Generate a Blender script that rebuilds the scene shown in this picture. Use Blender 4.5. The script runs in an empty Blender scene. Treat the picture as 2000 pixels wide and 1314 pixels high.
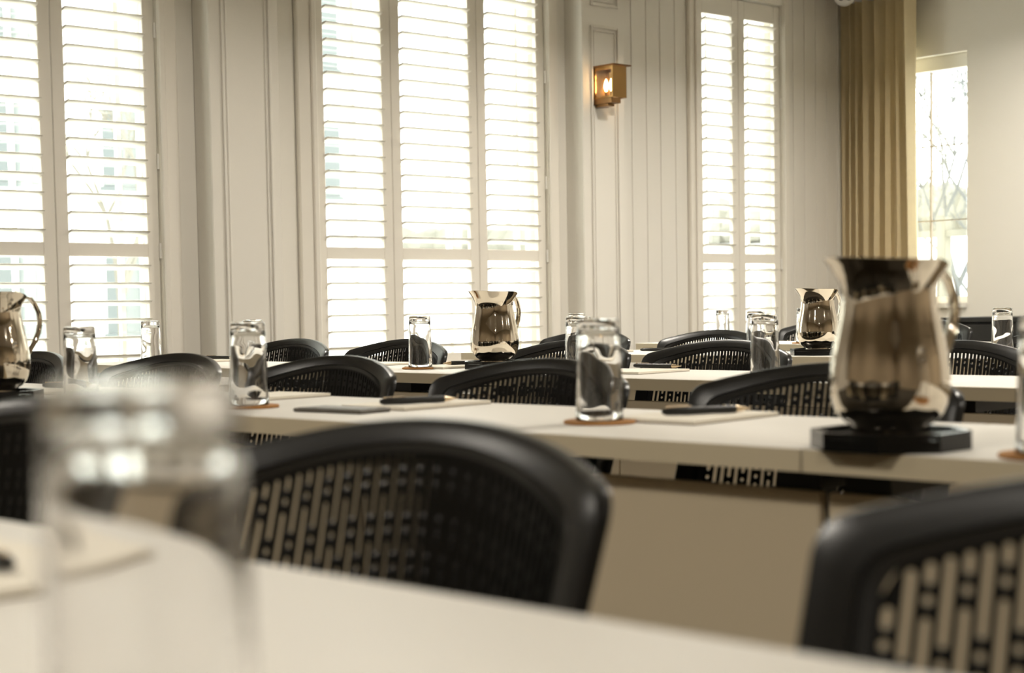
import bpy, bmesh, math, random
from mathutils import Vector, Matrix
random.seed(7)
sin, cos, pi, rad = math.sin, math.cos, math.pi, math.radians
sc = bpy.context.scene
COL = sc.collection
EYE = 0.89

# ------------------------------------------------------------------ camera
YAW, PITCH, ROLL = 0.718813, 0.0560384, 0.0157016
fwd = Vector((sin(YAW)*cos(PITCH), cos(YAW)*cos(PITCH), -sin(PITCH)))
rgt = Vector((cos(YAW), -sin(YAW), 0))
dwn = fwd.cross(rgt)
r2 = rgt*cos(ROLL) + dwn*sin(ROLL)
d2 = dwn*cos(ROLL) - rgt*sin(ROLL)
cd = bpy.data.cameras.new('camera')
cam = bpy.data.objects.new('camera', cd)
COL.objects.link(cam)
M = Matrix(((r2.x, -d2.x, -fwd.x, 0), (r2.y, -d2.y, -fwd.y, 0), (r2.z, -d2.z, -fwd.z, EYE), (0, 0, 0, 1)))
cam.matrix_world = M
cd.sensor_fit = 'HORIZONTAL'
cd.sensor_width = 36
cd.lens = 3100/2000*36
cd.shift_y = 0.06
cd.clip_start = 0.02
cd.dof.use_dof = True
cd.dof.focus_distance = 4.7
cd.dof.aperture_fstop = 5.2
sc.camera = cam

# ------------------------------------------------------------------ world, light, exposure
vs = sc.view_settings
vs.view_transform = 'Standard'
vs.look = 'None'
vs.gamma = 1
vs.use_curve_mapping = False
vs.exposure = 0.66
SKY = 5.0
W = bpy.data.worlds.new('world')
sc.world = W
W.use_nodes = True
bg = W.node_tree.nodes['Background']
bg.inputs['Color'].default_value = (0.97, 1.0, 0.95, 1)
bg.inputs['Strength'].default_value = SKY
LAMP_W = 34.0
LAMP_COL = (1.0, 0.93, 0.82)

def portal(loc, rot, sx, sy):
    l = bpy.data.lights.new('window_portal', 'AREA')
    l.shape = 'RECTANGLE'
    l.size, l.size_y = sx, sy
    l.cycles.is_portal = True
    o = bpy.data.objects.new('window_portal', l)
    COL.objects.link(o)
    o.location = loc
    o.rotation_euler = rot

# ------------------------------------------------------------------ helpers
def tag(o, label=None, cat=None, group=None, kind=None):
    if label: o['label'] = label
    if cat: o['category'] = cat
    if group: o['group'] = group
    if kind: o['kind'] = kind
    return o

def empty(name, loc=(0, 0, 0), rz=0, parent=None):
    o = bpy.data.objects.new(name, None)
    o.empty_display_size = .05
    COL.objects.link(o)
    o.location = loc
    o.rotation_euler = (0, 0, rz)
    o.parent = parent
    return o

def copy_tree(o, parent=None):
    c = o.copy()
    COL.objects.link(c)
    c.parent = parent
    for ch in list(o.children):
        copy_tree(ch, c)
    return c

class MB:
    """collects shapes in one mesh"""
    def __init__(s):
        s.bm = bmesh.new()
    def box(s, x0, x1, y0, y1, z0, z1, bev=0, mat=None, seg=1):
        vs_ = [s.bm.verts.new((x, y, z)) for x in (x0, x1) for y in (y0, y1) for z in (z0, z1)]
        F = [(0, 1, 3, 2), (4, 6, 7, 5), (0, 4, 5, 1), (2, 3, 7, 6), (0, 2, 6, 4), (1, 5, 7, 3)]
        fs = [s.bm.faces.new([vs_[i] for i in f]) for f in F]
        if bev:
            es = {e for f in fs for e in f.edges}
            r = bmesh.ops.bevel(s.bm, geom=list(es), offset=bev, segments=seg, affect='EDGES', profile=.5)
            vs_ = list({v for f in r['faces'] for v in f.verts} | {v for v in vs_ if v.is_valid})
        if mat:
            bmesh.ops.transform(s.bm, matrix=mat, verts=vs_)
        return s
    def lathe(s, prof, n=32, rf=None, close=False, mat=None):
        """prof: list of (r, z); r=0 ends are closed by a fan. rf(phi, i) -> (r, z) overrides"""
        rings = []
        for i, (r, z) in enumerate(prof):
            if r < 1e-6:
                rings.append([s.bm.verts.new((0, 0, z))])
                continue
            ring = []
            for k in range(n):
                a = 2*pi*k/n
                rr, zz = rf(a, i, r, z) if rf else (r, z)
                ring.append(s.bm.verts.new((rr*cos(a), rr*sin(a), zz)))
            rings.append(ring)
        for a, b in zip(rings, rings[1:]):
            if len(a) == 1 and len(b) == 1: continue
            for k in range(n):
                k2 = (k+1) % n
                if len(a) == 1: s.bm.faces.new((a[0], b[k2], b[k]))
                elif len(b) == 1: s.bm.faces.new((a[k], a[k2], b[0]))
                else: s.bm.faces.new((a[k], a[k2], b[k2], b[k]))
        if mat:
            bmesh.ops.transform(s.bm, matrix=mat, verts=[v for r in rings for v in r])
        return s
    def prism(s, poly, z0, z1, mat=None):
        a = [s.bm.verts.new((x, y, z0)) for x, y in poly]
        b = [s.bm.verts.new((x, y, z1)) for x, y in poly]
        s.bm.faces.new(a[::-1]); s.bm.faces.new(b)
        n = len(poly)
        for i in range(n):
            s.bm.faces.new((a[i], a[(i+1) % n], b[(i+1) % n], b[i]))
        if mat: bmesh.ops.transform(s.bm, matrix=mat, verts=a+b)
        return s
    def tube(s, pts, r, n=8, cap=True, r2_=None):
        pts = [Vector(p) for p in pts]
        rings = []
        for i, p in enumerate(pts):
            t = (pts[min(i+1, len(pts)-1)] - pts[max(i-1, 0)]).normalized()
            up = Vector((0, 0, 1)) if abs(t.z) < .95 else Vector((1, 0, 0))
            a = t.cross(up).normalized(); b = a.cross(t)
            f = i/(len(pts)-1)
            rr = r if r2_ is None else r*(1-f)+r2_*f
            rings.append([s.bm.verts.new(p + rr*(a*cos(2*pi*k/n) + b*sin(2*pi*k/n))) for k in range(n)])
        for a, b in zip(rings, rings[1:]):
            for k in range(n):
                s.bm.faces.new((a[k], a[(k+1) % n], b[(k+1) % n], b[k]))
        if cap:
            s.bm.faces.new(rings[0][::-1]); s.bm.faces.new(rings[-1])
        return s
    def grid_solid(s, front, back):
        """front, back: 2D lists of points -> closed slab"""
        A = [[s.bm.verts.new(p) for p in row] for row in front]
        B = [[s.bm.verts.new(p) for p in row] for row in back]
        n, m = len(A), len(A[0])
        for i in range(n-1):
            for j in range(m-1):
                s.bm.faces.new((A[i][j], A[i][j+1], A[i+1][j+1], A[i+1][j]))
                s.bm.faces.new((B[i][j], B[i+1][j], B[i+1][j+1], B[i][j+1]))
        for i in range(n-1):
            s.bm.faces.new((A[i][0], A[i+1][0], B[i+1][0], B[i][0]))
            s.bm.faces.new((A[i+1][m-1], A[i][m-1], B[i][m-1], B[i+1][m-1]))
        for j in range(m-1):
            s.bm.faces.new((A[0][j+1], A[0][j], B[0][j], B[0][j+1]))
            s.bm.faces.new((A[n-1][j], A[n-1][j+1], B[n-1][j+1], B[n-1][j]))
        return s
    def mesh(s, name, mat, smooth=None):
        bmesh.ops.recalc_face_normals(s.bm, faces=s.bm.faces)
        me = bpy.data.meshes.new(name)
        s.bm.to_mesh(me); s.bm.free()
        if mat: me.materials.append(mat)
        if smooth is not None:
            me.polygons.foreach_set('use_smooth', [True]*len(me.polygons))
            me.set_sharp_from_angle(angle=rad(smooth))
        return me
    def build(s, name, mat, parent=None, smooth=None, loc=None, rz=0):
        o = bpy.data.objects.new(name, s.mesh(name, mat, smooth))
        COL.objects.link(o)
        o.parent = parent
        if loc is not None: o.location = loc
        if rz: o.rotation_euler = (0, 0, rz)
        return o

def put(name, me, parent=None, loc=(0, 0, 0), rz=0):
    o = bpy.data.objects.new(name, me)
    COL.objects.link(o)
    o.parent = parent
    o.location = loc
    o.rotation_euler = (0, 0, rz)
    return o

# ------------------------------------------------------------------ materials
def mat(name, col, rough=.5, metal=0, spec=.5, bump=0, bscale=60, vary=0, vscale=8, trans=0, ior=1.45, emit=None, coat=0):
    m = bpy.data.materials.new(name)
    m.use_nodes = True
    nt = m.node_tree
    b = nt.nodes['Principled BSDF']
    b.inputs['Base Color'].default_value = (*col, 1)
    b.inputs['Roughness'].default_value = rough
    b.inputs['Metallic'].default_value = metal
    b.inputs['Specular IOR Level'].default_value = spec
    b.inputs['IOR'].default_value = ior
    b.inputs['Transmission Weight'].default_value = trans
    b.inputs['Coat Weight'].default_value = coat
    if emit:
        b.inputs['Emission Color'].default_value = (*emit[0], 1)
        b.inputs['Emission Strength'].default_value = emit[1]
    if bump or vary:
        tc = nt.nodes.new('ShaderNodeTexCoord')
    if bump:
        nz = nt.nodes.new('ShaderNodeTexNoise')
        nz.inputs['Scale'].default_value = bscale
        nz.inputs['Detail'].default_value = 4
        bp = nt.nodes.new('ShaderNodeBump')
        bp.inputs['Strength'].default_value = bump
        bp.inputs['Distance'].default_value = .002
        nt.links.new(tc.outputs['Object'], nz.inputs['Vector'])
        nt.links.new(nz.outputs['Fac'], bp.inputs['Height'])
        nt.links.new(bp.outputs['Normal'], b.inputs['Normal'])
    if vary:
        nz = nt.nodes.new('ShaderNodeTexNoise')
        nz.inputs['Scale'].default_value = vscale
        nz.inputs['Detail'].default_value = 5
        mx = nt.nodes.new('ShaderNodeMix')
        mx.data_type = 'RGBA'
        mx.inputs['A'].default_value = (*[c*(1-vary) for c in col], 1)
        mx.inputs['B'].default_value = (*[min(1, c*(1+vary)) for c in col], 1)
        nt.links.new(tc.outputs['Object'], nz.inputs['Vector'])
        nt.links.new(nz.outputs['Fac'], mx.inputs['Factor'])
        nt.links.new(mx.outputs['Result'], b.inputs['Base Color'])
    return m

def pane_mat(name, fac=.08, tint=(.97, .98, .97)):
    m = bpy.data.materials.new(name)
    m.use_nodes = True
    nt = m.node_tree
    nt.nodes.clear()
    out = nt.nodes.new('ShaderNodeOutputMaterial')
    mix = nt.nodes.new('ShaderNodeMixShader')
    tr = nt.nodes.new('ShaderNodeBsdfTransparent')
    gl = nt.nodes.new('ShaderNodeBsdfGlossy')
    tr.inputs['Color'].default_value = (*tint, 1)
    gl.inputs['Roughness'].default_value = .02
    mix.inputs['Fac'].default_value = fac
    nt.links.new(tr.outputs[0], mix.inputs[1])
    nt.links.new(gl.outputs[0], mix.inputs[2])
    nt.links.new(mix.outputs[0], out.inputs['Surface'])
    return m

WALL = (.82, .79, .725)
m_wall = mat('painted wall', WALL, .6, bump=.08, bscale=120, vary=.012, vscale=2)
m_board = mat('painted board', WALL, .5, bump=.06, bscale=40)
m_wall2 = mat('painted plaster', (.84, .81, .74), .65, bump=.1, bscale=150, vary=.01, vscale=2)
m_tan = mat('brown dimmed wall', (.36, .29, .205), .8, bump=.1)  # unseen walls: dimness put into the colour, so chairs and pitchers mirror dark
m_shut = mat('shutter paint', (.85, .81, .735), .4)
m_white = mat('white paint', (.86, .84, .79), .45)
m_ceil = mat('ceiling paint', (.84, .79, .70), .8, bump=.05)
m_floor = mat('carpet', (.04, .034, .025), .95, bump=.6, bscale=400, vary=.25, vscale=60)
m_lam = mat('cream laminate', (.77, .745, .685), .5, spec=.2, bump=.03, bscale=300, vary=.01, vscale=5)
m_edge = mat('cream edging', (.70, .61, .43), .5)
m_panel = mat('cream panel board', (.72, .61, .43), .5, bump=.04, bscale=200)
m_black = mat('black metal', (.018, .018, .016), .4, metal=.0, spec=.5)
m_chair = mat('black plastic', (.004, .004, .0036), .36, spec=.22, bump=.05, bscale=500)
m_band = mat('black satin plastic', (.005, .005, .0045), .30, spec=.62, bump=.04, bscale=500)
m_seat = mat('black fabric', (.016, .016, .015), .9, bump=.4, bscale=900)
m_steel = mat('polished steel', (.76, .69, .58), .06, metal=1)
m_glass = mat('clear glass', (1, 1, 1), 0.0, trans=1, ior=1.46)
m_cork = mat('brown cork', (.42, .20, .06), .8, bump=.4, bscale=250, vary=.25, vscale=120)
m_paper = mat('cream paper', (.84, .79, .68), .7)
m_card = mat('grey card backing', (.30, .25, .19), .7)
m_tray = mat('gloss black tray', (.007, .007, .0065), .2, spec=.3)
m_pen = mat('black pen barrel', (.012, .012, .011), .3)
m_tip = mat('champagne pen metal', (.72, .58, .40), .25, metal=1)
m_case = mat('dark grey slab', (.11, .098, .08), .45)
m_brass = mat('aged brass', (.38, .225, .085), .22, metal=1, vary=.12, vscale=14)
m_dbrass = mat('dark brass', (.22, .12, .05), .35, metal=1)
m_bulb = mat('warm bulb', (1, .85, .6), .3, emit=((1.0, .72, .42), 14))
m_pane = pane_mat('window pane')
m_lpane = pane_mat('lantern pane', .12, (.95, .90, .80))
m_curt = mat('golden beige curtain', (.74, .625, .405), .85, bump=.25, bscale=350, vary=.05, vscale=30)
m_dark = mat('dark lens', (.01, .01, .01), .15)
m_wood = mat('black sideboard', (.014, .013, .011), .55, bump=.05, bscale=80)
m_lens = mat('lamp lens', (1, .9, .75), .4, emit=((1.0, .84, .62), 9))
m_bark = mat('grey bark', (.085, .092, .096), .9, bump=.5, bscale=40)
m_bldg = mat('pale render', (.80, .80, .77), .8, vary=.03, vscale=1)
m_bwin = mat('building window', (.10, .115, .115), .3)
m_snow = mat('pale gravel', (.74, .75, .74), .9, vary=.06, vscale=3)
m_twig = mat('pale twigs', (.15, .14, .115), .9)
m_hedge = mat('bare hedge', (.15, .145, .12), .95, vary=.2, vscale=6)

# ------------------------------------------------------------------ room shell
WY, WX, CEIL = 6.30, 8.50, 2.86
XMIN, YMIN = -2.6, -3.4
def struct(o): return tag(o, kind='structure')
struct(MB().box(XMIN-.2, WX+.25, YMIN-.2, WY+.35, -.1, 0).build('floor', m_floor))
struct(MB().box(XMIN-.2, WX+.25, YMIN-.2, WY+.35, CEIL, CEIL+.12).build('ceiling', m_ceil))
OPEN = [(2.44, 3.495), (4.265, 5.805), (6.94, 7.77)]
Z0, Z1 = .60, 2.71
b = MB()
xs = [XMIN-.2] + [v for o in OPEN for v in o] + [WX+.25]
for i in range(0, len(xs), 2):
    b.box(xs[i], xs[i+1], WY+.02, WY+.16, 0, CEIL)
for x0, x1 in OPEN:
    b.box(x0, x1, WY+.02, WY+.16, 0, Z0)
    b.box(x0, x1, WY+.02, WY+.16, Z1, CEIL)
wall_back = struct(b.build('wall_back', m_wall))
# tongue-and-groove boards, each its own piece
def board(x0, x1):
    w = x1-x0
    MB().box(0, w-.0035, 0, .02, 0, CEIL-.001, bev=.003).build('board', m_board, wall_back, loc=(x0, WY, 0))
for edges in ([3.562, 3.66], [4.015, 4.10, 4.193], [5.857, 5.935], [6.245, 6.34, 6.44, 6.56, 6.674, 6.798, 6.897],
              [7.802, 7.867, 7.977, 8.09, 8.20, 8.31, 8.42, 8.499]):
    for a, c in zip(edges, edges[1:]): board(a, c)
# right wall with its window
RY0, RY1, RZ0, RZ1 = 5.476, 6.14, .885, 2.412
b = MB()
b.box(WX, WX+.22, YMIN-.2, RY0, 0, CEIL)
b.box(WX, WX+.22, RY1, WY+.02, 0, CEIL)
b.box(WX, WX+.22, RY0, RY1, 0, RZ0)
b.box(WX, WX+.22, RY0, RY1, RZ1, CEIL)
struct(b.build('wall_right', m_wall2))
struct(MB().box(XMIN-.2, XMIN, YMIN-.2, WY+.02, 0, CEIL).build('wall_left', m_tan))
struct(MB().box(XMIN-.2, WX+.22, YMIN-.2, YMIN, 0, CEIL).build('wall_front', m_tan))
# baseboards
struct(MB().box(XMIN, WX, WY-.018, WY-.002, 0, .14, bev=.004).build('baseboard_back', m_white))
struct(MB().box(WX-.018, WX-.002, YMIN, WY-.02, 0, .14, bev=.004).build('baseboard_right', m_white))

# pilasters with panel mouldings
def pilaster(n, x0, x1):
    p = struct(MB().box(x0, x1, WY-.13, WY+.018, 0, CEIL-.001, bev=.004).build('trim_%d' % n, m_wall))
    def frame(a, c, z0, z1):
        for k, (d, w, pr) in enumerate(((0, .014, .012), (.022, .010, .007))):
            a2, c2, y0, y1 = a+d, c-d, WY-.13-pr, WY-.1295
            f = MB()
            f.box(a2, a2+w, y0, y1, z0+d, z1-d, bev=.003); f.box(c2-w, c2, y0, y1, z0+d, z1-d, bev=.003)
            f.box(a2+w, c2-w, y0, y1, z0+d, z0+d+w, bev=.003); f.box(a2+w, c2-w, y0, y1, z1-d-w, z1-d, bev=.003)
            f.build('panel_moulding', m_board, p)
    frame(x0+.06, x1-.045, .25, 2.40)
    frame(x0+.06, x1-.045, 2.505, 2.78)
    return p
pilaster(1, 3.658, 4.02)
pilaster(2, 5.932, 6.25)

# shuttered windows
LOUV = {}
def louver_mesh(L):
    k = round(L, 3)
    if k in LOUV: return LOUV[k]
    n = 14
    t = rad(-12)
    poly = []
    for i in range(n):
        a = 2*pi*i/n
        y, z = .0445*cos(a), .0058*sin(a)
        poly.append((y*cos(t)-z*sin(t), y*sin(t)+z*cos(t)))
    bmm = MB()
    A = [bmm.bm.verts.new((-L/2, y, z)) for y, z in poly]
    B = [bmm.bm.verts.new((L/2, y, z)) for y, z in poly]
    bmm.bm.faces.new(A); bmm.bm.faces.new(B[::-1])
    for i in range(n): bmm.bm.faces.new((A[i], B[i], B[(i+1) % n], A[(i+1) % n]))
    LOUV[k] = bmm.mesh('louver', m_shut, 40)
    return LOUV[k]
def window(n, seams, cas_l, cas_r, muntins, hinge_z, first_open):
    w = struct(empty('window_%d' % n))
    x0, x1 = seams[0], seams[-1]
    # casing: two stepped strips each side, head and sill
    for a, c, k in ((x0-cas_l, x0-.003, 0), (x1+.003, x1+cas_r, 1)):
        MB().box(a, c, WY-.024, WY+.05, Z0-.06, Z1+.09, bev=.005).build('casing', m_shut, w)
        s0 = c-.03 if k == 0 else a
        MB().box(s0, s0+.03, WY-.036, WY-.0235, Z0-.06, Z1+.02, bev=.005).build('casing_bead', m_shut, w)
    MB().box(x0-.003, x1+.003, WY-.024, WY+.05, Z1+.004, Z1+.09, bev=.005).build('head_casing', m_shut, w)
    MB().box(x0-.09, x1+.05, WY-.06, WY+.05, Z0-.045, Z0-.004, bev=.006).build('sill', m_shut, w)
    SW = .056
    for i, (a, c) in enumerate(zip(seams, seams[1:])):
        a += .0015; c -= .0015
        s = MB()
        y0, y1 = WY, WY+.028
        s.box(a, a+SW, y0, y1, Z0, Z1-.004, bev=.003); s.box(c-SW, c, y0, y1, Z0, Z1-.004, bev=.003)
        for z0, z1 in ((Z0, .672), (1.142, 1.200), (2.600, Z1-.004)):
            s.box(a+SW, c-SW, y0+.002, y1-.002, z0, z1, bev=.002)
        sh = s.build('shutter_panel', m_shut, w)
        L = c-a-2*SW-.004
        me = louver_mesh(L)
        zs = [1.200+.044+.0776*k for k in range(18)] + [1.142-.044-.0776*k for k in range(6)]
        for z in zs: put('louver', me, sh, ((a+c)/2, WY+.014, z))
        if i in (0, len(seams)-2):
            hx = a if i == 0 else c
            for z in hinge_z:
                MB().tube([(hx, WY-.006, z-.033), (hx, WY-.006, z+.033)], .0055, 8).build('hinge', m_white, sh, 60)
    # sash behind
    f = MB()
    ya, yb = WY+.10, WY+.135
    f.box(x0-.03, x0+.03, ya, yb, Z0, Z1); f.box(x1-.03, x1+.03, ya, yb, Z0, Z1)
    f.box(x0+.03, x1-.03, ya, yb, Z0, Z0+.06); f.box(x0+.03, x1-.03, ya, yb, Z1-.05, Z1)
    f.build('sash', m_white, w)
    for x in muntins:
        MB().box(x-.011, x+.011, ya+.005, yb-.005, Z0+.06, Z1-.05).build('muntin', m_white, w)
    MB().box(x0+.03, x1-.03, WY+.116, WY+.119, Z0+.06, Z1-.05).build('pane', m_pane, w)
    portal(((x0+x1)/2, WY+.20, (Z0+Z1)/2), (rad(-90), 0, pi), x1-x0+.04, Z1-Z0)
window(1, [2.497, 2.981, 3.465], .06, .096, [2.847, 3.336], (2.13, 1.56, 1.17), 0)
window(2, [4.298, 4.753, 5.306, 5.775], .104, .08, [4.60, 5.20, 5.67], (2.12, 1.56, 1.17), 0)
window(3, [6.972, 7.350, 7.738], .074, .063, [7.18, 7.56], (2.62, 2.12, 1.14), 0)
# plain window beside the curtain
w4 = struct(empty('window_4'))
f = MB()
f.box(WX+.09, WX+.15, RY0-.0, RY0+.012, RZ0, RZ1); f.box(WX+.09, WX+.15, RY1-.04, RY1, RZ0, RZ1)
f.box(WX+.07, WX+.15, RY0+.012, RY1-.04, RZ1-.085, RZ1, bev=.004); f.box(WX+.09, WX+.15, RY0+.012, RY1-.04, RZ0, RZ0+.04)
f.build('window_frame', m_white, w4)
MB().box(WX+.115, WX+.119, RY0+.012, RY1-.04, RZ0+.04, RZ1-.085).build('pane', m_pane, w4)
MB().box(WX+.105, WX+.125, 5.803, 5.810, RZ0+.04, RZ1-.085).build('muntin', m_card, w4)  # muntins: backlit dullness of white paint put in as card grey
for z in (1.865, 1.40):
    MB().box(WX+.105, WX+.125, RY0+.012, 5.8025, z-.0032, z+.0032).build('muntin', m_card, w4)
    MB().box(WX+.105, WX+.125, 5.8105, RY1-.04, z-.0032, z+.0032).build('muntin', m_card, w4)
MB().box(WX-.02, WX+.09, RY0, RY1, RZ0-.03, RZ0-.001).build('sill', m_white, w4)
portal((WX+.35, (RY0+RY1)/2, (RZ0+RZ1)/2), (0, rad(90), 0), 1.5, .66)

# ceiling lamps (out of frame, but what the pitchers mirror)
ring = None
for x, watt in ((-0.9, .66), (3.2, .62), (5.6, .93), (7.4, .6)):
    ld = None
    for y in (-1.8, 1.3, 4.4):
        t = empty('ceiling_light', (x, y, CEIL))
        tag(t, 'round recessed downlight in the ceiling above the table rows', 'ceiling light', 'recessed downlights')
        if ring is None:
            ring = MB().lathe([(.075, 0), (.10, 0), (.10, -.012), (.085, -.016), (.075, -.008), (.075, 0)], 24).mesh('trim_ring', m_white, 40)
            lens = MB().lathe([(0, -.004), (.074, -.004), (.074, -.001), (0, -.001)], 24).mesh('lamp_lens', m_lens, 40)
        if ld is None:
            ld = bpy.data.lights.new('downlight', 'AREA')
            ld.shape = 'DISK'; ld.size = .15; ld.energy = LAMP_W*watt; ld.color = LAMP_COL; ld.spread = rad(150)
        put('trim_ring', ring, t); put('lamp_lens', lens, t)
        put('downlight', ld, t, (0, 0, -.03))

# ------------------------------------------------------------------ curtain, camera dome, sideboard, lantern
def curtain():
    n, m = 150, 14
    F, B = [], []
    for j in range(m+1):
        z = .03 + (2.79-.03)*j/m
        fr, bk = [], []
        for i in range(n+1):
            s = i/n
            gather = .86 + .14*(1-j/m)
            y = 5.755+(.02*(1-j/m) if s < .5 else 0)*(1-2*s) + (s*.52)*gather + (.52*(1-gather))*.15
            y = 5.752 + .53*s - .02*(1-abs(2*s-1))*(j/m) - .035*(1-j/m)*(1-s)
            ph = 2*pi*(7.8*s**1.3 + .35*sin(5*s+.6) + .05*sin(3*j/m+9*s))
            amp = .056 + .016*sin(11*s+1.3)
            if s < .2: amp += .03*(1-s/.2)
            x = 8.375 + amp*cos(ph) + .012*sin(2.3*ph+j*.12)
            dy = .012*sin(ph)
            fr.append((x, y+dy, z)); bk.append((x+.004, y+dy+.001, z))
        F.append(fr); B.append(bk)
    return MB().grid_solid(F, B)
cu = curtain().build('curtain', m_curt, None, 60)
tag(cu, 'golden beige full-length curtain gathered beside the window in the room corner', 'curtain')
MB().box(8.36, 8.39, 5.70, 6.285, 2.795, 2.855).build('curtain_track', m_white, cu)

c = empty('security_camera', (8.10, 6.085, 0))
tag(c, 'small white dome security camera with two dark lenses above the curtain', 'camera')
MB().lathe([(0, CEIL), (.075, CEIL), (.075, CEIL-.035), (.062, CEIL-.045), (0, CEIL-.045)], 28).build('camera_base', m_white, c, 40)
MB().lathe([(.056, CEIL-.044)] + [(.066*cos(a), CEIL-.075-.063*sin(a)) for a in [rad(v) for v in range(-20, 90, 10)]] + [(0, CEIL-.138)], 28).build('camera_dome', m_white, c, 60)
for dx in (-.024, .024):
    d = Vector((-.76, -.65, 0)); r = Vector((.65, -.76, 0))
    p = d*.052 + r*dx
    Mx = Matrix.Translation((p.x, p.y, CEIL-.093)) @ Vector((d.x, d.y, -.42)).to_track_quat('Z', 'Y').to_matrix().to_4x4()
    MB().lathe([(0, 0), (.018, 0), (.018, .010), (.013, .014), (0, .015)], 16, mat=Mx).build('camera_lens', m_dark, c, 40)

s = empty('sideboard', (8.0, 3.2, 0))
tag(s, 'long low black sideboard along the right-hand wall', 'sideboard')
MB().box(.02, .47, .02, 2.12, .06, .77, bev=.004).build('cabinet', m_wood, s)
MB().box(0, .478, 0, 2.14, .7705, .80, bev=.004).build('top', m_wood, s)
MB().box(.05, .46, .05, 2.09, 0, .06).build('plinth', m_wood, s)
for k in range(4):
    d = MB().box(.003, .0195, .03+.52*k, .03+.52*k+.51, .08, .76, bev=.003).build('door', m_wood, s)
    MB().tube([(-.012, .07+.52*k, .55), (-.012, .07+.52*k, .68)], .005).build('handle', m_black, d)

L = empty('wall_lantern', (6.012, WY-.13, 2.065))
tag(L, 'square brass lantern with two lit candle bulbs on the pilaster', 'wall lamp')
lw, ld_, zb, zt = .105, .148, -.060, .108
MB().box(-.004, lw+.004, -.006, .0, -.095, zt).build('backplate', m_brass, L)
for x in (0, lw-.009):
    f = MB()
    for y in (-ld_, -.016): f.box(x, x+.009, y, y+.009, zb, zt-.002)
    f.box(x, x+.009, -ld_+.008, -.015, zb, zb+.009); f.box(x, x+.009, -ld_+.008, -.015, zt-.018, zt-.002)
    f.build('side_frame', m_brass, L)
MB().box(.009, lw-.009, -ld_, -ld_+.004, zb, zt-.002).build('front_plate', m_brass, L)
MB().box(-.008, lw+.026, -ld_-.014, 0, zt, zt+.007, bev=.002).build('roof', m_dbrass, L)
MB().box(-.002, lw*.62, -ld_+.004, 0, zb-.030, zb-.001, bev=.002).build('base_plate', m_dbrass, L)
MB().box(.006, lw*.5, -ld_*.72, 0, -.103, zb-.0305).build('bracket', m_dbrass, L)
for x in (.002, lw-.004): MB().box(x, x+.002, -ld_+.0095, -.0165, zb+.0095, zt-.0185).build('pane', m_lpane, L)
for y in (-.055, -.095):
    bl = MB().lathe([(0, -.02), (.006, -.02), (.012, -.004), (.0135, .008), (.010, .026), (.004, .043), (0, .048)], 16, mat=Matrix.Translation((lw*.42, y, .0))).build('bulb', m_bulb, L, 60)
    MB().lathe([(0, 0), (.008, 0), (.008, .034), (0, .034)], 12, mat=Matrix.Translation((lw*.42, y, -.0595))).build('bulb_socket', m_brass, bl, 40)
    pl = bpy.data.lights.new('bulb_glow', 'POINT')
    pl.energy = .06; pl.color = (1, .70, .40); pl.shadow_soft_size = .012
    put('bulb_glow', pl, L, (lw*.42, y, .062))

# ------------------------------------------------------------------ furniture frame: rows stand 4.5 degrees off the wall
A = rad(4.5)
def P(u, v, z=0): return (u*cos(A) - v*sin(A), u*sin(A) + v*cos(A), z)
TOP = .73
# --- tables
TL, TD = 1.618, .435
def make_table():
    t = empty('training_table')
    MB().box(.002, TD, -TL/2, TL/2, TOP-.027, TOP, bev=.002, seg=2).build('tabletop', m_lam, t, 40)
    MB().box(0, .0018, -TL/2+.0005, TL/2-.0005, TOP-.0265, TOP-.0012).build('edge_band', m_edge, t)
    for sgn in (-1, 1):
        y0, y1 = sorted((sgn*.0015, sgn*(TL/2-.005)))
        MB().box(.045, .061, y0, y1, .20, .676, bev=.002).build('modesty_panel', m_panel, t)
        y = sgn*(TL/2-.045)
        leg = MB().box(.064, .100, y-.03, y+.03, .03, .676).box(.064, .385, y-.03, y+.03, .6765, .7025).build('leg', m_black, t)
        MB().box(.015, .19, y-.03, y+.03, .006, .0295, bev=.006).build('foot', m_black, leg)
    return t
TABLES = [  # row front u, centre v, label
    (.176, .52, 'nearest white table in the blurred foreground, the one with the out-of-focus glass'),
    (.176, 2.142, 'foreground white table at the far left edge, holding a notepad'),
    (1.483, 1.81, 'long white table of the second row behind the big foreground chair'),
    (1.483, .19, 'white second-row table under the largest steel pitcher, right of the joint'),
    (1.483, 3.43, 'white second-row table at the left under the steel pitcher cut by the frame'),
    (2.745, 2.38, 'white third-row table under the middle steel pitcher'),
    (2.745, 4.00, 'white third-row table at the far left near the shuttered wall'),
    (2.745, .76, 'white third-row table at the right behind the largest pitcher'),
    (4.12, 3.477, 'white fourth-row table left of the joint below the distant pitcher'),
    (4.12, 1.857, 'white fourth-row table at the right of the distant pitcher'),
    (5.40, 3.695, 'hindmost white table whose square left end shows against the boards'),
    (5.40, 2.075, 'hindmost white table at the right, near the black sideboard'),
]
proto = make_table()
for i, (u, v, lab) in enumerate(TABLES):
    t = proto if i == 0 else copy_tree(proto)
    t.location = P(u, v); t.rotation_euler = (0, 0, A)
    tag(t, lab, 'table', 'white training tables in rows')

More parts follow.
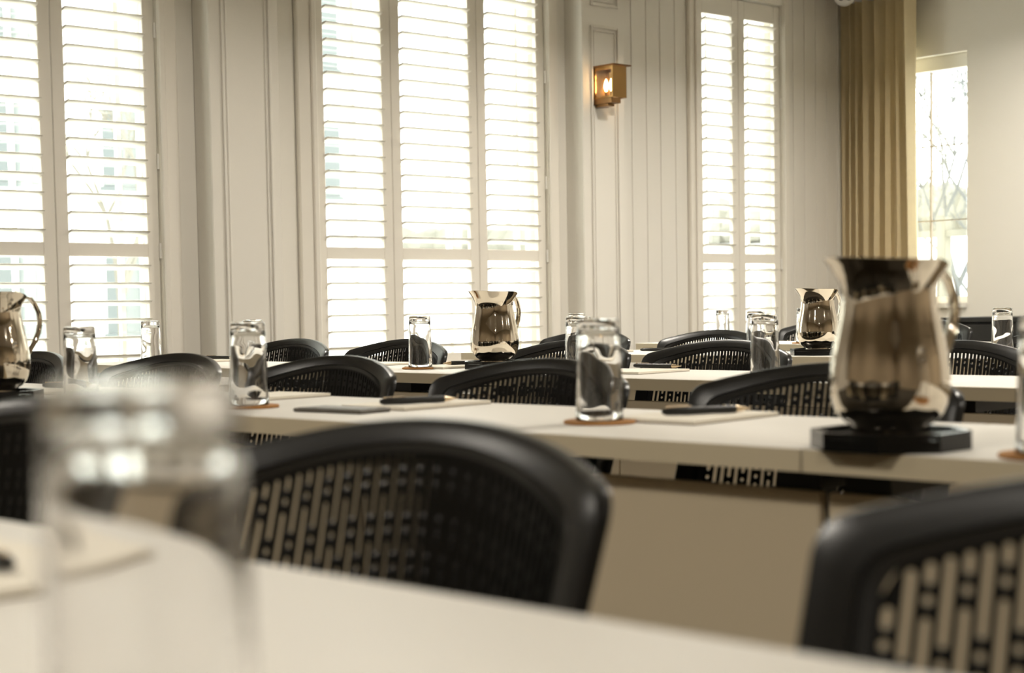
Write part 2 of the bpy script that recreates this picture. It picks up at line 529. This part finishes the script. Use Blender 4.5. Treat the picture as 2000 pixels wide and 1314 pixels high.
# --- chairs
HW, CT = .230, .803
def ctop(y):
    a = abs(y)
    z = CT - .034*(a/.215)**2
    if a > HW-.016:
        d = min(1, (a-(HW-.016))/.016)
        z -= .018*(1-math.sqrt(max(0, 1-d*d)))
    return z
def cmap(y, z, o):
    k = 1 - .18*max(0, .755-z)
    yy = y*k
    D = .058 + .16*(CT-z)
    curv = D*(abs(y)/HW)**2
    sl = -2*D*y/HW**2
    ln = math.sqrt(1+sl*sl)
    x = -curv + .19*(z-CT) + o/ln
    return (x, yy - o*sl/ln*1.0, z)
CB = .47
def outline(inset):
    """closed outline of the back in (y,z), inset from the edge (wider bands down the sides)"""
    pts = []
    w = HW-inset*1.4
    n = 60
    for i in range(n+1):
        t = -1 + 2*i/n
        t = math.copysign(1-(1-abs(t))**1.5, t)
        y = w*t
        pts.append((y, ctop(HW*t) - inset))
    zt = pts[-1][1]
    for k in range(1, 9): pts.append((w, zt + (CB+inset+.02-zt)*k/8))
    pts.append((w-.02, CB+inset))
    for k in range(1, 8): pts.append((w-.02-(2*w-.04)*k/8, CB+inset))
    pts.append((-w+.02, CB+inset))
    zt = pts[0][1]
    for k in range(8, 0, -1): pts.append((-w, zt + (CB+inset+.02-zt)*k/8))
    return pts
def back_frame():
    b = MB()
    prof = [(.000, .0055), (.0004, .0012), (.002, -.0004), (.0100, -.0040), (.0175, -.0062), (.0182, -.0030), (.0194, -.0030), (.0201, -.0050), (.0262, -.0040), (.0268, .003), (.0255, .0055), (.013, .006), (.011, .0135), (.0012, .0135)]
    rings = [[b.bm.verts.new(cmap(y, z, o)) for y, z in outline(ins)] for ins, o in prof]
    n = len(rings[0])
    for r, q in zip(rings, rings[1:]+rings[:1]):
        for i in range(n):
            b.bm.faces.new((r[i], r[(i+1) % n], q[(i+1) % n], q[i]))
    return b
def back_panel():
    b = MB()
    N = 40
    PW = HW-.0265*1.4
    pit = 2*PW/N
    sw = pit*.53
    t0, t1 = -.0024, .0024
    def poly(ps):
        b.bm.faces.new([b.bm.verts.new(cmap(y, z, t0)) for y, z in ps])
        b.bm.faces.new([b.bm.verts.new(cmap(y, z, t1)) for y, z in ps][::-1])
    def wall(ps):
        n = len(ps)
        for i in range(n):
            (y0, z0), (y1, z1) = ps[i], ps[(i+1) % n]
            b.bm.faces.new([b.bm.verts.new(cmap(*q)) for q in ((y0, z0, t0), (y1, z1, t0), (y1, z1, t1), (y0, z0, t1))])
    for i in range(N):
        yl = -PW+pit*i
        yr = yl+pit
        yc = (yl+yr)/2
        a, c2 = yc-sw/2, yc+sw/2
        ch = sw*.32
        zl, zr = ctop(yl*HW/PW)-.0245, ctop(yr*HW/PW)-.0245
        s = min(zl, zr) - .0035
        zs = []
        first = i % 2
        if first == 0:
            seq = [(.050, .0065), (.006, .0065)]*4
        else:
            seq = [(.0125, .0055), (.006, .0065)] + [(.050, .0065), (.006, .0065)]*4
        for ln, gap in seq:
            if s-ln < CB+.05:
                if s - (CB+.05) > .012: zs.append((s, CB+.05))
                break
            zs.append((s, s-ln)); s -= ln+gap
        prev = None
        # cap above
        poly([(yl, zl), (yr, zr), (yr, zs[0][0]), (yl, zs[0][0])])
        for k, (za, zb) in enumerate(zs):
            c = min(ch, (za-zb)*.45)
            poly([(yl, za), (a+c, za), (a, za-c), (a, zb+c), (a+c, zb), (yl, zb)])
            poly([(c2-c, za), (yr, za), (yr, zb), (c2-c, zb), (c2, zb+c), (c2, za-c)])
            wall([(a+c, za), (c2-c, za), (c2, za-c), (c2, zb+c), (c2-c, zb), (a+c, zb), (a, zb+c), (a, za-c)])
            nz = zs[k+1][0] if k+1 < len(zs) else CB+.027
            poly([(yl, zb), (yr, zb), (yr, nz), (yl, nz)])
    return b
def make_chair():
    t = empty('conference_chair')
    back_panel().build('backrest', m_chair, t)
    back_frame().build('back_frame', m_band, t, 28)
    # seat shell and pad
    F, B, n = [], [], 12
    for j in range(n+1):
        x = -.345 + .315*j/n
        fr, bk = [], []
        for i in range(n+1):
            y = -.205 + .41*i/n
            ed = max(0, abs(y)-.15)/.055
            z = .455 + .012*ed*ed - (.02*(max(0, .15-j/n)/.15)**2)
            fr.append((x, y, z)); bk.append((x, y, z-.035))
        F.append(fr); B.append(bk)
    MB().grid_solid(F, B).build('seat', m_seat, t, 60)
    for sy in (-1, 1):
        MB().tube([(-.06, sy*.15, .43), (-.03, sy*.155, .44), (-.028, sy*.155, .48), (-.012, sy*.155, .56)], .011, 8).build('back_bracket', m_black, t, 60)
    for sx, sy in ((-.32, -1), (-.32, 1), (-.03, -1), (-.03, 1)):
        lg = MB().tube([(sx, sy*.165, .425), (sx, sy*.175, .25), (sx, sy*.185, .05)], .011, 8).build('leg', m_black, t, 60)
        MB().lathe([(0, -.011), (.018, -.011), (.022, -.006), (.022, .006), (.018, .011), (0, .011)], 16,
                   mat=Matrix.Translation((sx, sy*.185, .022)) @ Matrix.Rotation(pi/2, 4, 'X')).build('caster', m_black, lg, 50)
        MB().tube([(sx, sy*.185-.0, .05), (sx, sy*.185, .026)], .007, 6).build('caster_stem', m_black, lg)
    return t
CHAIRS = [  # u of back apex, v, swivel, label
    (.87, .93, 0, 'big blurred black slotted chair at the centre of the foreground'),
    (.85, .285, 0, 'blurred black slotted chair cut off by the lower right corner'),
    (.87, 1.555, 0, 'blurred black slotted chair at the left edge behind the foreground glass'),
    (2.035, 1.893, 0, 'black slotted chair behind the second-row notepad and the clear centre glass'),
    (2.035, 1.298, 0, 'black slotted chair behind the largest pitcher and the right-hand notepad'),
    (2.035, 2.462, 0, 'black slotted chair just right of the glass that stands before the pilaster'),
    (2.035, 3.02, 0, 'black slotted chair behind the two left glasses of the second row'),
    (2.035, 3.654, 0, 'grey-lit black chair between the left pitcher and the leftmost glass'),
    (3.30, 3.66, 0, 'black chair behind the third-row glass on the brown coaster'),
    (3.30, 2.95, 0, 'black chair just right of the middle steel pitcher'),
    (3.30, 2.44, 0, 'black chair left of the glass in front of the two-leaf window'),
    (3.30, 4.216, 0, 'black chair below the left edge of the three-leaf window'),
    (3.30, 1.80, 0, 'black chair to the right of the largest pitcher in the third row'),
    (4.68, 3.506, 0, 'distant black chair just below the two-leaf shuttered window'),
    (4.68, 4.11, 0, 'distant black chair peeking over the chair right of the middle pitcher'),
    (4.68, 2.86, 0, 'distant black chair hidden behind the largest pitcher'),
    (4.68, 2.16, 0, 'distant black chair under the far right glass'),
    (5.99, 3.875, 0, 'hindmost black chair left of the distant pitcher'),
    (5.99, 3.40, 0, 'hindmost grey-lit chair before the black sideboard'),
]
proto = make_chair()
for i, (u, v, sw, lab) in enumerate(CHAIRS):
    t = proto if i == 0 else copy_tree(proto)
    t.location = P(u, v); t.rotation_euler = (0, 0, A+rad(sw))
    if u > 5: t.scale = (1, 1, 1.02)
    tag(t, lab, 'chair', 'black slotted conference chairs')

# ------------------------------------------------------------------ things on the tables
def glass_mesh():
    H, T = .140, .014
    out = [(.0, H), (.0255, H), (.0288, H-.0025), (.0295, H-.006), (.0300, H-.03), (.0315, H*.45), (.0326, .02), (.0330, .002), (.0324, 0), (.0312, .001)]
    inn = [(.0296, .004), (.0290, .02), (.0287, .05), (.0285, .08), (.0282, .105), (.0268, H-T-.004), (.0225, H-T), (.0, H-T-.001)]
    prof = out + inn
    no = len(out)
    # refine the walls so that the uneven glass shows
    def refine(ps, n):
        o = [ps[0]]
        for p, q in zip(ps, ps[1:]):
            k = max(1, int(abs(q[1]-p[1])/.006)) if n else 1
            for j in range(1, k+1): o.append((p[0]+(q[0]-p[0])*j/k, p[1]+(q[1]-p[1])*j/k))
        return o
    o2 = refine(out, 1); i2 = refine(inn, 1)
    no = len(o2)
    def rf2(a, i, r, z):
        if i >= no and .012 < z < H-T-.006:
            r *= 1 + .006*sin(2*a+z*60) + .002*sin(5*a-z*110+1) + .0025*sin(3*a+z*130)
        return r, z
    return MB().lathe(o2+i2, 48, rf=rf2).mesh('drinking_glass', m_glass, 50)
GL = glass_mesh()
coaster_me = MB().lathe([(0, 0), (.049, 0), (.050, .001), (.050, .0035), (.049, .0045), (0, .0045)], 48).mesh('coaster', m_cork, 40)
GLASSES = [  # u, v, rot, coaster?, label, coaster label
    (.264, .414, 0, False, 'large blurred upside-down glass in the near foreground', ''),
    (1.653, 1.445, 1, True, 'upside-down glass on a brown coaster at the centre of the second row', 'brown round coaster under the glass at the centre of the second row'),
    (1.608, 2.191, 2, True, 'upside-down glass standing before the left pilaster, on a brown coaster', 'brown round coaster under the glass before the left pilaster'),
    (1.575, 2.675, 3, False, 'upside-down glass beside the left-edge pitcher', ''),
    (1.535, .735, 4, True, 'blurred upside-down glass cut by the right edge of the frame', 'brown round coaster at the right edge under the cut-off glass'),
    (2.931, 3.21, 5, True, 'upside-down glass on a brown coaster left of the middle pitcher', 'brown round coaster left of the middle pitcher'),
    (2.895, 2.045, 6, False, 'upside-down glass in front of the right-hand window, nearer of two', ''),
    (2.802, 2.513, 0.5, False, 'upside-down glass partly behind the centre glass, in the third row', ''),
    (2.829, 3.83, 1.5, False, 'small upside-down glass whose base shows just above the glass before the pilaster', ''),
    (2.841, 4.391, 2.5, False, 'small upside-down glass at the right edge of the left window', ''),
    (4.351, 3.109, 3.5, False, 'distant upside-down glass half behind the nearer one at the right-hand window', ''),
    (4.26, 4.245, 3.9, False, 'distant upside-down glass just left of the middle pitcher, nearly hidden', ''),
    (4.30, 3.864, 5.1, False, 'distant upside-down glass whose base rises over the third-row one near the centre glass', ''),
    (4.471, 2.29, 4.5, False, 'distant upside-down glass before the black sideboard at the right', ''),
    (5.667, 4.228, 5.5, False, 'hindmost small upside-down glass inside the left leaf of the right-hand window', ''),
    (5.486, 3.681, 6.5, True, 'hindmost small upside-down glass touching the distant pitcher on its left', 'small brown coaster left of the distant pitcher'),
]
for u, v, r, co, lab, clab in GLASSES:
    if co:
        tag(put('coaster', coaster_me, None, P(u, v, TOP+.0002)), clab, 'coaster', 'brown coasters under glasses')
    tag(put('drinking_glass', GL, None, P(u, v, TOP+(.0052 if co else .0004)), r), lab, 'glass', 'upside-down drinking glasses')

# --- pitchers on black octagonal trays
def make_pitcher():
    t = empty('water_pitcher')
    pr = [(0, .002), (.040, 0), (.0425, .001), (.0435, .005), (.042, .009), (.043, .011), (.050, .0155), (.0575, .024), (.0625, .035), (.0650, .048), (.0655, .060), (.0648, .073),
          (.0625, .090), (.0590, .107), (.0558, .123), (.0532, .138), (.0520, .152), (.0528, .163), (.0560, .174), (.0612, .184), (.0655, .1905), (.0662, .192), (.0650, .1925),
          (.0598, .184), (.0546, .174), (.0514, .163), (.0506, .152), (.0518, .138), (.0545, .123), (.0577, .107), (.0612, .090), (.0634, .073), (.0640, .060), (.0635, .048), (.0610, .035), (.055, .022), (.03, .014), (0, .013)]
    def rf(a, i, r, z):
        k = max(0, (z-.14)/.0525)
        sp = max(0, -cos(a))**5
        hb = max(0, cos(a))
        r2_ = r + (.014*sp*k**1.6 if k > 0 else 0) - .004*hb*k
        z2 = z + k**2*(.003*sp - .015*hb**2)
        return r2_, z2
    MB().lathe(pr, 64, rf=rf).build('body', m_steel, t, 50)
    # strap handle on +x
    ctr = [(.058, .174), (.067, .1815), (.079, .181), (.090, .170), (.0985, .153), (.101, .135), (.097, .115), (.088, .096), (.076, .079), (.0655, .066)]
    b = MB()
    rings = []
    for i, (x, z) in enumerate(ctr):
        p0, p1 = ctr[max(0, i-1)], ctr[min(len(ctr)-1, i+1)]
        tx, tz = p1[0]-p0[0], p1[1]-p0[1]
        l = math.hypot(tx, tz); nx, nz = -tz/l, tx/l
        w = .011 - .003*sin(pi*i/(len(ctr)-1))
        th = .0028
        ring = []
        for k in range(12):
            a = 2*pi*k/12
            ring.append(b.bm.verts.new((x + nx*th*sin(a), w*cos(a), z + nz*th*sin(a))))
        rings.append(ring)
    for r, q in zip(rings, rings[1:]):
        for k in range(12): b.bm.faces.new((r[k], r[(k+1) % 12], q[(k+1) % 12], q[k]))
    b.bm.faces.new(rings[0]); b.bm.faces.new(rings[-1][::-1])
    b.build('handle', m_steel, t, 60)
    return t
def make_tray():
    t = empty('tray')
    R = .088
    oct_ = [(R*cos(pi/8+k*pi/4), R*sin(pi/8+k*pi/4)) for k in range(8)]
    MB().prism(oct_, 0, .014).build('tray_base', m_tray, t)
    b = MB()
    n = 8
    o = oct_; i_ = [(x*.91, y*.91) for x, y in oct_]
    rings = [[b.bm.verts.new((x, y, z)) for x, y in q] for q, z in ((o, .0145), (o, .0205), (i_, .0205), (i_, .0145))]
    for r, q in zip(rings, rings[1:]+rings[:1]):
        for k in range(8): b.bm.faces.new((r[k], r[(k+1) % 8], q[(k+1) % 8], q[k]))
    b.build('tray_rim', m_tray, t)
    return t
PITCHERS = [  # u, v, spin
    (1.545, .925, -10, 'largest polished steel pitcher, on a black tray at the right', 'black octagonal tray under the largest pitcher'),
    (1.475, 2.815, 8, 'polished steel pitcher cut by the left edge with its handle showing', 'black octagonal tray under the pitcher cut by the left edge'),
    (3.036, 3.026, 8, 'polished steel pitcher in the middle, before the three-leaf window', 'black tray under the middle pitcher, mostly behind a chair'),
    (4.25, 2.80, -7, 'small distant steel pitcher just left of the largest one', 'black octagonal tray under the small distant pitcher'),
]
proto, ptray = make_pitcher(), make_tray()
for i, (u, v, sp, lab, tlab) in enumerate(PITCHERS):
    t = proto if i == 0 else copy_tree(proto)
    t.location = P(u, v, TOP+.0147); t.rotation_euler = (0, 0, rad(sp))
    tag(t, lab, 'pitcher', 'steel water pitchers')
    y = ptray if i == 0 else copy_tree(ptray)
    y.location = P(u, v, TOP+.0002); y.rotation_euler = (0, 0, A)
    tag(y, tlab, 'tray', 'black trays under pitchers')

# --- notepads, pens, grey slabs
def make_pad():
    t = empty('notepad')
    MB().box(-.105, .105, -.0725, .0725, 0, .0012).build('backing', m_card, t)
    b = MB()
    for k in range(3): b.box(-.105+.0004*k, .105-.0006*(k % 2), -.0725, .0725-.0003*k, .0013+.0016*k, .0028+.0016*k)
    b.build('paper_block', m_paper, t)
    return t
PADS = [
    (1.785, 1.965, 4, 'cream notepad with a pen across it behind the big foreground chair'),
    (1.79, 1.385, 3, 'cream notepad with a pen between the centre glass and the largest pitcher'),
    (1.80, 2.41, 4, 'cream notepad half hidden by the glass before the left pilaster'),
    (1.70, 3.01, 4, 'cream notepad with a pen just left of the leftmost glass'),
    (.46, .93, 88, 'blurred cream notepad at the left edge of the foreground table'),
    (2.99, 2.48, 3, 'cream notepad with a pen in the third row right of the centre glass'),
    (3.035, 3.205, 4, 'cream notepad left of the middle pitcher'),
    (3.08, 3.565, 2, 'small far notepad behind the third-row coaster glass'),
    (3.07, 4.42, 5, 'far left notepad with a dark pen in the third row'),
    (4.26, 3.72, 4, 'distant notepad in the fourth row right of the centre glass'),
]
proto = make_pad()
padz = TOP+.0003
for i, (u, v, r, lab) in enumerate(PADS):
    t = proto if i == 0 else copy_tree(proto)
    t.location = P(u, v, padz); t.rotation_euler = (0, 0, A+rad(r))
    tag(t, lab, 'notepad', 'cream notepads on the tables')
def make_pen():
    t = empty('pen')
    X = Matrix.Rotation(pi/2, 4, 'Y')
    MB().lathe([(0, -.071), (.0035, -.070), (.0052, -.064), (.0058, -.03), (.0054, .01), (.0058, .035), (.0055, .046), (0, .046)], 16, mat=X).build('barrel', m_pen, t, 50)
    MB().lathe([(0, .0461), (.0053, .0462), (.0040, .056), (.0015, .066), (.0006, .070), (0, .0705)], 16, mat=X).build('tip', m_tip, t, 50)
    MB().box(-.064, -.025, -.0016, .0016, .0060, .0074, bev=.0004).box(-.064, -.060, -.0016, .0016, .0035, .0062).build('clip', m_tip, t)
    return t
PENS = [  # u, v, dir, on pad, label
    (1.762, 1.935, -16, 1, 'black pen on the notepad behind the big foreground chair'),
    (1.80, 1.372, -24, 1, 'black pen on the notepad left of the largest pitcher'),
    (1.765, 3.035, -62, 1, 'black pen on the notepad by the leftmost glass'),
    (.466, .944, 88, 1, 'blurred black pen on the foreground notepad at the left edge'),
    (3.085, 2.505, -86, 1, 'black pen on the third-row notepad right of the centre glass'),
    (3.08, 3.185, 160, 1, 'black pen beside the tray of the middle pitcher'),
    (3.13, 4.42, -80, 1, 'dark pen on the far left notepad in the third row'),
    (4.45, 3.60, -60, 0, 'distant pen on the fourth-row table below the chair'),
]
proto = make_pen()
for i, (u, v, r, on, lab) in enumerate(PENS):
    t = proto if i == 0 else copy_tree(proto)
    t.location = P(u, v, TOP+.0060+(.0066 if on else .0003)); t.rotation_euler = (0, 0, A+rad(r))
    tag(t, lab, 'pen', 'black pens')
def make_slab():
    t = empty('flat_case')
    MB().box(-.036, .036, -.075, .075, 0, .006, bev=.002).build('case_body', m_case, t)
    MB().box(-.030, .030, -.068, .068, .0061, .0068).build('case_lid', m_case, t)
    return t
SLABS = [(1.622, 1.965, 6, 'slim dark grey flat case left of the notepad, above the big foreground chair'),
         (1.735, 2.575, 8, 'slim grey flat case by the glass before the left pilaster'),
         (4.17, 3.62, 0, 'distant dark flat case near the front edge of the fourth row')]
proto = make_slab()
for i, (u, v, r, lab) in enumerate(SLABS):
    t = proto if i == 0 else copy_tree(proto)
    t.location = P(u, v, TOP+.0003); t.rotation_euler = (0, 0, A+rad(r))
    tag(t, lab, 'case', 'slim flat cases')

# ------------------------------------------------------------------ outdoors
struct(MB().box(-30, 60, -40, 60, -.5, -.3).build('ground', m_snow))
bd = empty('building', (-6, 24, -.3))
tag(bd, 'pale building with rows of dark windows beyond the shutters', 'building')
MB().box(2, 24, 0, 8, 0, 7.5).build('facade', m_bldg, bd)
MB().box(1.7, 24.3, -.3, 8.3, 7.51, 7.8).build('roof', m_bldg, bd)
wm = MB().box(0, .9, -.03, .05, 0, 1.3).box(-.06, .96, -.05, .02, -.08, -.01).mesh('window', m_bwin)
for k in range(11):
    for z in (.9, 3.3, 5.6):
        if (k*7+int(z*3)) % 4: put('window', wm, bd, (3+1.9*k, -.001, z))

def bare_tree(name, loc, h, seed, lab, depth=5, spread=.55, r0=.12, m=m_bark, first=.28):
    rnd = random.Random(seed)
    t = empty(name, loc)
    tag(t, lab, 'tree')
    tr, br = MB(), MB()
    def grow(p, d, l, r, n):
        q = p + d*l
        mid = p + d*l*.5 + Vector((rnd.uniform(-1, 1), rnd.uniform(-1, 1), 0))*l*.06
        (tr if n >= depth-1 else br).tube([p, mid, q], r, 5, True, r*.68)
        if n == 0: return
        for k in range(rnd.choice((2, 3, 3))):
            nd = (d + Vector((rnd.uniform(-1, 1), rnd.uniform(-1, 1), rnd.uniform(-.35, .6)))*spread).normalized()
            grow(q, nd, l*rnd.uniform(.62, .82), r*.66, n-1)
    grow(Vector((0, 0, 0)), Vector((0, 0, 1)), h*first, r0, depth)
    tr.build('trunk', m, t, 60); br.build('branches', m, t, 60)
bare_tree('bare_tree', (17.4, 11.35, -.3), 8.5, 3, 'bare grey tree outside the window beside the curtain', 8, .85, .055, m_bark, .16)
bare_tree('bare_tree', (27.5, 17.6, -.3), 9, 11, 'second bare tree outside the window beside the curtain, farther off', 8, .85, .06, m_bark, .14)
bare_tree('bare_shrub', (6.95, 13.4, -.3), 6.5, 5, 'tall bare shrub outside the left shuttered window', 7, .7, .045, m_twig, .2)
struct(MB().prism([(20, -.31), (60, -.31), (60, 5.5), (42, 3.2), (30, 1.2)], -6, 60, mat=Matrix.Rotation(pi/2, 4, 'X') @ Matrix.Scale(-1, 4, (0, 0, 1))).build('bank', m_snow))
hd = MB()
for k in range(60):
    x, y = 41+random.uniform(-.5, .5), 12+k*.8
    hd.lathe([(0, 0), (.8, .1), (1.0, .5), (.7, 1.0+random.random()*.4), (0, 1.3+random.random()*.5)], 9, mat=Matrix.Translation((x, y, 2.9)))
tag(hd.build('hedge', m_hedge), 'low hazy bare hedge on the bank beyond the right-hand window', 'hedge', kind='stuff')
fp = empty('garden_post', (14.0, 9.29, -.3))
tag(fp, 'grey post with a crossbar outside the window beside the curtain', 'post')
MB().box(-.06, .06, -.05, .05, 0, 2.05).build('post', m_hedge, fp)
MB().box(-.04, .04, -.5, .35, 1.85, 1.92).build('crossbar', m_hedge, fp)
